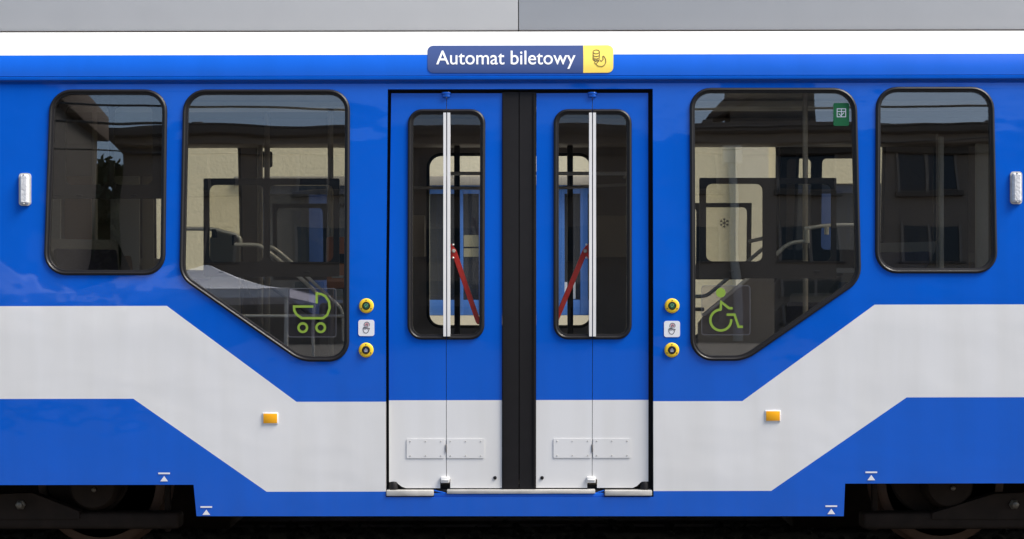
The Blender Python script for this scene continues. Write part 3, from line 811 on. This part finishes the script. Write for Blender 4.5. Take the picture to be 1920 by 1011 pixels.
# grey back panel behind the left rail and low partitions by the doors
a, b = aty(394, 446, 1.2), aty(450, 500, 1.2)
bm = None
sheet('backrest_panel', rpoly([(a.x, .60), (a.x, a.z), (a.x + .05, a.z + .035), (b.x - .04, a.z + .02), (b.x, a.z - .02), (b.x, .60)], .015, 3, 2), M_SEATP, tram, off=-1.19, thick=.03, pf=flat0)
def panel_at(L, y): sheet('stair_screen', [(q.x, q.z) for q in (aty(u, v, y) for u, v in L)], M_INT, tram, off=-y, thick=.02, pf=flat0)
panel_at([(1309, 606), (1322, 590), (1354, 567), (1452, 486), (1452, 700), (1309, 700)], .36)
box('stair_panel', (-1.56, 1.45, .55), (-1.40, 1.49, 1.06), M_INT, tram, .01)
box('equipment_locker', (aty(600, 560, 1.95).x, 1.9, .34), (aty(690, 560, 1.95).x, 2.24, 1.28), M_INT, tram, .02)

# ------------------------------------------------------------------ bogies
def bogie(uc, flip):
    B = empty('bogie', (0, 0, 0), parent=tram)
    yw = .48
    c = aty(uc, 905, yw); R = .335; cz = R + .012
    for sx_ in (0, 1.65 * flip):
        wx_ = c.x + sx_
        lathe('wheel', [(R - .02, -.07), (R, -.06), (R, .03), (R + .025, .04), (R + .025, .065), (R - .03, .07), (R - .06, .02), (.14, .01), (.13, -.04), (R - .07, -.045), (R - .05, -.06), (R - .045, -.07)], (wx_, yw, cz), M_RUST, B, 48)
        lathe('axle_box', [(.13, 0), (.13, -.16), (.11, -.19), (.05, -.20)], (wx_, yw - .04, cz), M_BOGIE, B, 28)
        lathe('axle_cover', [(.012, 0), (.012, -.012), (.006, -.016)], (wx_ + .012, yw - .24, cz - .015), M_BOLT, B, 10)
        lathe('brake_disc', [(.22, 0), (.225, -.01), (.215, -.02), (.15, -.02)], (wx_ - .06, yw - .1, cz + .05), M_BOGIE, B, 36)
    zb0, zb1 = aty(uc, 992, .26).z, aty(uc, 961, .26).z
    x0, x1 = sorted((c.x - .45 * flip, c.x + 2.1 * flip))
    box('bogie_beam', (x0, .24, zb0), (x1, .36, zb1), M_BOGIE, B, .02, seg=3)
    # sloping arm with its bolt
    xa = aty(38 if flip < 0 else 1902, 950, .22).x
    z_ = zb1
    pts = [(xa - .42, z_), (xa - .10, z_ + .10), (xa + .06, z_ + .105), (xa + .30, z_ + .01), (xa + .3, z_ - .03), (xa - .42, z_ - .03)]
    sheet('link_arm', pts, M_BOGIE, B, off=-.23, thick=.06, pf=flat0)
    lathe('arm_bolt', [(.026, 0), (.026, -.012), (.018, -.018), (.017, -.03), (.008, -.034)], (xa, .23, z_ + .045), M_BOLT, B, 6)
    xs_ = c.x + .82 * flip
    bm = bmesh.new()
    add_tube(bm, [(xs_ + .11 * math.cos(t * .5), .34 + .11 * math.sin(t * .5), .42 + t * .0035) for t in range(0, 90)], .016, 8)
    finish('spring', bm, M_BOGIE, B, True, ang=50)
    box('sand_pipe', (c.x - .37 * flip - .015, .32, .1), (c.x - .37 * flip + .015, .35, .5), M_BOGIE, B, .006)
    return B
bogie(196, -1); bogie(1757, 1)
box('underfloor_blocker', (-4.5, 1.15, -.02), (-1.61, 1.6, .515), M_BOGIE, tram, .02)  # dark boxes added to block the bright ground beyond, under the tram
box('underfloor_blocker', (1.63, 1.15, -.02), (4.5, 1.6, .515), M_BOGIE, tram, .02)
box('underframe', (-4.5, .5, .52), (4.5, 2.2, .62), M_BOGIE, tram)
box('floor_skirt', (-1.6, .4, .235), (1.62, 2.2, .29), M_BOGIE, tram)
box('far_skirt', (XL, 2.28, .22), (XR, 2.3, .34), M_BLUE, tram)

# ------------------------------------------------------------------ ground and track
def ground_mat():
    m = mat('street_paving', (.15, .145, .14), .85, var=.25, vscale=1.3, bump=.01, bscale=30); return m
bm = bmesh.new(); vs = [bm.verts.new(p) for p in ((-300, -300, -.15), (300, -300, -.15), (300, 300, -.15), (-300, 300, -.15))]; bm.faces.new(vs)
tag(finish('ground', bm, ground_mat()), kind='structure')
M_BED = mat('track_bed', (.045, .04, .036), .95, var=.5, vscale=25, bump=.02, bscale=40)
tag(box('track_bed', (-40, -.35, -.146), (40, 2.7, -.11), M_BED), kind='structure')
M_PAV = mat('pale_paving_slabs', (.33, .32, .3), .8, var=.15, vscale=3)
tag(box('pavement', (-60, 5.2, -.146), (60, 11.9, .0), M_PAV), kind='structure')
M_RAIL = mat('worn_rail_steel', (.3, .27, .25), .35, metal=1, var=.3)
for y in (.44, 1.875):
    o = extrude_x('rail', [(y - .07, -.11), (y + .07, -.11), (y + .07, -.095), (y + .012, -.08), (y + .012, -.035), (y + .034, -.025), (y + .034, .0), (y - .034, .0), (y - .034, -.025), (y - .012, -.035), (y - .012, -.08), (y - .07, -.095)], -40, 40, M_RAIL)
    tag(o, kind='structure')
bm = bmesh.new()
for i in range(1500):
    x, y = random.uniform(-5, 5), random.uniform(-.3, 2.6); s = random.uniform(.018, .04)
    q4 = bmesh.ops.create_icosphere(bm, subdivisions=1, radius=s)
    for v in q4['verts']: v.co = Vector((v.co.x * random.uniform(.8, 1.3) + x, v.co.y + y, v.co.z * .8 - .10))
tag(finish('ballast', bm, M_BED), kind='stuff')

# ------------------------------------------------------------------ building seen through the tram
YB = 12.0
def bx(u, y=YB): return aty(u, 547, y).x
def bz(v, y=YB): return aty(CX, v, y).z
M_CREAM = mat('cream_render', (.72, .67, .52), .85, var=.05, vscale=2, bump=.006, bscale=25)
M_PALE = mat('pale_render', (.72, .69, .60), .85, var=.05, vscale=2)
M_SHOPB = mat('blue_shop_frame', (.05, .16, .50), .4)
M_SHOPG = mat('dark_shop_glass', (.045, .05, .06), .06)
M_DEEPB = mat('deep_blue_door', (.012, .045, .19), .5)
M_WARMREFL = mat('painted_warm_reflection', (.33, .30, .19), .7, var=.2, vscale=9)  # blurry warm reflection put into the colour
M_SHOPD = mat('dark_blue_shop_frame', (.03, .045, .10), .4)
M_PLIN = mat('cream_plinth', (.66, .60, .47), .8, var=.1)
M_TRIM = mat('grey_stone_trim', (.30, .28, .25), .8, var=.15)
bb = empty('shop_building', (0, YB, 0), 'cream rendered building with blue framed shop windows seen through the tram', 'building')
def pbox(name, lo, hi, m, root, bev=0, par=None):
    o = box(name, tuple(lo[i] - root.location[i] for i in range(3)), tuple(hi[i] - root.location[i] for i in range(3)), m, par or root, bev); return o
shops = [(bx(486), bx(748)), (bx(802), bx(1112)), (bx(1476), bx(1800))]
zs1, zs0 = bz(345), bz(592)
edges = [-22] + [e for s in shops for e in s] + [22]
for i in range(0, len(edges), 2):
    pbox('wall', (edges[i], YB, -.14), (edges[i + 1], YB + .3, zs1), M_CREAM, bb)
pbox('wall', (-22, YB, zs1), (22, YB + .3, 9), M_CREAM, bb)
pbox('pilaster', (bx(1378), YB - .08, -.14), (bx(1440), YB - .002, 9), M_PALE, bb)
pbox('fascia', (bx(440) , YB - .05, zs1 - .02), (bx(1120), YB - .003, zs1 + .10), M_TRIM, bb, .01)
pbox('roof_ledge', (-22.3, YB - .5, 9), (22.3, YB + 1.0, 9.4), M_TRIM, bb, .03)
for si, (x0, x1) in enumerate(shops):
    pbox('plinth', (x0, YB + .02, -.14), (x1, YB + .28, zs0), M_PLIN, bb)
    wf = pbox('shop_window', (x0 + .02, YB + .16, zs0 + .003), (x1 - .02, YB + .18, zs1 - .003), M_SHOPG, bb)
    n = max(2, round((x1 - x0) / 1.0))
    for x in ([x0 + .06 + (x1 - x0 - .12) * k / n for k in range(n + 1)] if si != 1 else [bx(861), bx(905), bx(1003), bx(1052), bx(1096)]):
        pbox('mullion', (x - .05, YB + .08, zs0 + .003), (x + .05, YB + .158, zs1 - .003), M_SHOPB if si == 1 else M_SHOPD, bb, .006, wf)
    for z_, h_ in ((zs0 + .005, .20), (zs1 - .12, .11)):
        pbox('rail_bar', (x0 + .02, YB + .09, z_), (x1 - .02, YB + .157, z_ + h_), M_SHOPB if si == 1 else M_SHOPD, bb, .006, wf)
    if si != 1:
        ua, ub = ((579, 612), (1529, 1562))[si == 2]
        pbox('blue_door_leaf', (bx(ua), YB + .03, zs0 + .01), (bx(ub), YB + .077, zs1 - .13), M_DEEPB, bb, .006, wf)
    if si == 1:
        pbox('white_notice', (bx(1044), YB + .146, bz(561)), (bx(1080), YB + .1545, bz(529)), M_STW, bb, 0, wf)
        pbox('warm_reflection_patch', (bx(869), YB + .146, bz(462)), (bx(899), YB + .1545, bz(440)), M_WARMREFL, bb, 0, wf)  # beige patches painted in for a warm reflection on the shop glass
        pbox('warm_reflection_patch', (bx(869), YB + .146, bz(481)), (bx(899), YB + .1545, bz(465)), M_WARMREFL, bb, 0, wf)
for k in range(9):
    x = -19 + k * 4.6
    wo = pbox('upper_window', (x, YB - .02, 5.2), (x + 1.5, YB - .003, 7.2), M_SHOPG, bb)
    for a, b in ((x - .06, x), (x + 1.5, x + 1.56), (x + .72, x + .78)): pbox('frame_bar', (a, YB - .05, 5.14), (b, YB - .021, 7.26), M_STW, bb, .005, wo)
    pbox('sill', (x - .12, YB - .12, 5.05), (x + 1.62, YB - .003, 5.137), M_TRIM, bb, .01, wo)

# ------------------------------------------------------------------ street behind the camera (mirrored in the panes and the paint)
YS = -45.0
def rx(u, d=45.0): return (u - CX) * (DIST + d) / FPX
def rz(v, d=45.0):                        # height that the leaning upper panes mirror at photo row v
    e = math.atan((CY - v) / FPX) + 2 * math.atan(T)
    return 1.9 + d * math.tan(e)
M_FAC = mat('beige_facade', (.24, .20, .17), .9, var=.08, vscale=.8)
M_FAC2 = mat('grey_facade', (.085, .08, .078), .9, var=.08, vscale=.8)
M_CORN = mat('dark_cornice', (.10, .085, .075), .8, var=.15)
M_ROOFT = mat('roof_tiles', (.09, .07, .06), .8, var=.2, vscale=6)
M_WPANE = mat('facade_window_pane', (.02, .025, .035), .05)
M_WFR = mat('facade_window_frame', (.25, .22, .2), .6)
M_PIPE = mat('pale_downpipe', (.5, .49, .46), .5)
fb = empty('street_building', (0, YS, 0), 'beige town building with a dark stepped cornice mirrored in the tram windows', 'building')
ze = rz(229); xl, xr = rx(212), 40
def fbox(n, lo, hi, m, bev=0, par=None): return pbox(n, lo, hi, m, fb, bev, par)
fbox('wall', (xl, YS - 12, -.14), (xr, YS, ze - .9), M_FAC)
for k, (z0, z1, d) in enumerate(((ze - .9, ze - .62, .25), (ze - .62, ze - .33, .55), (ze - .33, ze, .9))):
    fbox('cornice', (xl - .3 * k, YS - 12, z0 + .003), (xr, YS + d, z1), M_CORN if k != 1 else M_FAC, .03)
fbox('parapet', (xl, YS - 11, ze + .003), (xr, YS - 9, ze + .3), M_ROOFT)
for u in (349, 690, 1340, 1880):
    fbox('chimney_pot', (rx(u) - .2, YS - .3, ze + .003), (rx(u) + .2, YS + .1, ze + .35), M_CORN, .03)
rows = [(rz(356), rz(273)), (rz(520), rz(439)), (5.6, 7.3), (2.2, 4.2)]
for z0, z1 in rows:
    for k in range(12):
        x = rx(1704) + 4.3 * (k - 7)
        if x < xl + .5 or x > xr - 3: continue
        wv = fbox('window', (x, YS + .003, z0), (x + 2.0, YS + .03, z1), M_WPANE)
        for a, b in ((x - .1, x), (x + .95, x + 1.05), (x + 2.0, x + 2.1)): fbox('frame', (a, YS + .004, z0 - .08), (b, YS + .08, z1 + .08), M_WFR, 0, wv)
        fbox('sill', (x - .2, YS + .004, z0 - .25), (x + 2.2, YS + .2, z0 - .085), M_CORN, 0, wv)
tube('downpipe', [(rx(1382), .25, 0), (rx(1382), .25, ze - 1.1)], .17, M_PIPE, fb, 12)
for zz in (ze - 1.0,): fbox('hopper', (rx(1382) - .35, YS + .02, zz - .25), (rx(1382) + .35, YS + .5, zz + .35), M_PIPE, .04)
# raised gable with its wall
gx0, gx1, gz = rx(1403), rx(1562), rz(150)
fbox('gable_wall', (gx0 + 1.203, YS - 2.2, ze + .003), (gx1, YS - 1.2, gz + 2), M_FAC2)
fbox('gable_side', (gx0 - .25, YS - 2.2, ze + .003), (gx0 + 1.2, YS - 1.0, gz + 1.5), M_CORN)
bm = bmesh.new()
A = [bm.verts.new((x, -.7, z)) for x, z in ((gx0 - .9, rz(196)), (gx0 + .3, gz - .1), (gx1 + .3, gz + 3), (gx1 + .3, gz + 3.3), (gx0, gz + .5), (gx0 - 1.1, rz(190)))]
B = [bm.verts.new((v.co.x, -2.3, v.co.z)) for v in A]
for i in range(6): bm.faces.new((A[i], A[(i + 1) % 6], B[(i + 1) % 6], B[i]))
bm.faces.new(A); bm.faces.new(B); finish('gable_roof', bm, M_ROOFT, fb)
# corner house to the left
cb = empty('corner_house', (rx(40, 38), -38, 0), 'dark tall corner house mirrored at the far left of the tram', 'building')
hx = rx(158, 43)
pbox('wall', (-30, -43, -.14), (hx, -38, rz(150, 38)), M_FAC2, cb)
pbox('roof', (-30.5, -43.5, rz(150, 38) + .003), (hx + .3, -37.5, rz(150, 38) + 1), M_ROOFT, cb, .05)
for k in range(3):
    for z0 in (3.0, 6.2, 9.4, 12.0):
        x = hx - 2.5 - k * 3
        wv = pbox('window', (x, -37.997, z0), (x + 1.2, -37.97, z0 + 1.7), M_WPANE, cb)
        pbox('sill', (x - .1, -37.996, z0 - .2), (x + 1.3, -37.85, z0 - .02), M_CORN, cb, 0, wv)
# tree in the gap between the two houses
M_LEAF = mat('tree_leaves', (.05, .07, .03), .7, var=.5, vscale=3)
M_BARK = mat('tree_bark', (.07, .055, .045), .9, var=.3, vscale=10)
tx = rx(186, 60); th = rz(318, 60)
tr = empty('tree', (tx, -60, -.15), 'dark leafy tree in the gap between the mirrored town houses', 'tree')
bm = bmesh.new(); add_tube(bm, [(0, 0, 0), (.1, .05, th * .3), (-.1, 0, th * .6), (.1, 0, th * .85)], [.32, .25, .16, .05], 10)
for k in range(9):
    a_ = k * 2.4; z = th * (.35 + .05 * k); add_tube(bm, [(0, 0, z), (1.3 * math.cos(a_), 1.3 * math.sin(a_), z + 1.1), (2.3 * math.cos(a_), 2.3 * math.sin(a_), z + 1.6)], [.12, .07, .02], 6)
finish('trunk', bm, M_BARK, tr, True)
bm = bmesh.new()
cl = [(random.gauss(0, 1.5), random.gauss(0, 1.5), th * random.uniform(.35, .93), random.uniform(.8, 1.5)) for _ in range(34)]
for i in range(11000):
    cx_, cy_, cz_, cr = random.choice(cl); d_ = Vector((random.gauss(0, 1), random.gauss(0, 1), random.gauss(0, 1))).normalized() * cr * random.uniform(.5, 1)
    p_ = Vector((cx_, cy_, cz_)) + d_; a_ = Vector((random.uniform(-1, 1), random.uniform(-1, 1), random.uniform(-1, 1))).normalized(); b_ = a_.orthogonal().normalized()
    bm.faces.new([bm.verts.new(p_ + a_ * .3), bm.verts.new(p_ + b_ * .18), bm.verts.new(p_ - a_ * .3), bm.verts.new(p_ - b_ * .18)])
finish('crown', bm, M_LEAF, tr, recalc=False)
# overhead wires
M_WIRE = mat('black_wire', (.015, .015, .015), .5)
def wire(y, za, zm, zb, r, lab):
    pts = []
    for k in range(33):
        t = k / 32; x = -14 + 28 * t
        z = (2 * (t - .5) * (t - 1)) * za + (4 * t * (1 - t)) * zm + (2 * t * (t - .5)) * zb
        pts.append((x, y, z))
    o = tube('overhead_wire', pts, r, M_WIRE, None, 6); tag(o, lab, 'wire', 'overhead wires across the street')
wz = rz(182, 15)
wire(-15, wz + .5, wz - .05, wz + .3, .022, 'lower black overhead wire sagging over the street opposite the tram')
wire(-15.6, wz + .9, wz + .42, wz + .75, .018, 'upper black overhead wire sagging over the street opposite the tram')
wire(-22, rz(300, 22) + .5, rz(268, 22), rz(240, 22) + .3, .016, 'slanting black overhead wire further out over the street')
# market tent, mirrored in the lower left pane
M_TENT = mat('white_tent_cloth', (.74, .76, .84), .7)
def tent(x, y, s, zv, zp, lab):
    t = empty('market_tent', (x, y, -.15), lab, 'tent', 'white market tents')
    bm = bmesh.new(); rows = []
    for k in range(9):
        f = k / 8; h = s * (1 - f); z = zv + (zp - zv) * f ** 1.7
        rows.append([bm.verts.new((h * a + .02 * a, h * b + .02 * b, z + .15)) for a, b in ((-1, -1), (1, -1), (1, 1), (-1, 1))])
    for A, B in zip(rows, rows[1:]):
        for k in range(4): bm.faces.new((A[k], A[(k + 1) % 4], B[(k + 1) % 4], B[k]))
    bm.faces.new(rows[-1]); finish('canopy', bm, M_TENT, t)
    bm = bmesh.new()
    for a, b, c, d in ((-s, -s, s, -s + .01), (-s, s - .01, s, s), (-s, -s + .011, -s + .01, s - .011), (s - .01, -s + .011, s, s - .011)): add_box(bm, (a, b, zv - .15), (c, d, zv + .15))
    finish('valance', bm, M_TENT, t)
    for a in (-1, 1):
        for b in (-1, 1): box('leg', (a * (s - .05) - .02, b * (s - .05) - .02, .0), (a * (s - .05) + .02, b * (s - .05) + .02, zv), M_ALU, t)
tent(-4.0, -12.2, 1.3, 2.62, 3.62, 'white peaked market tent opposite the tram, the right hand one')
tent(-7.0, -12.6, 1.4, 2.55, 3.7, 'white peaked market tent opposite the tram, the left hand one')
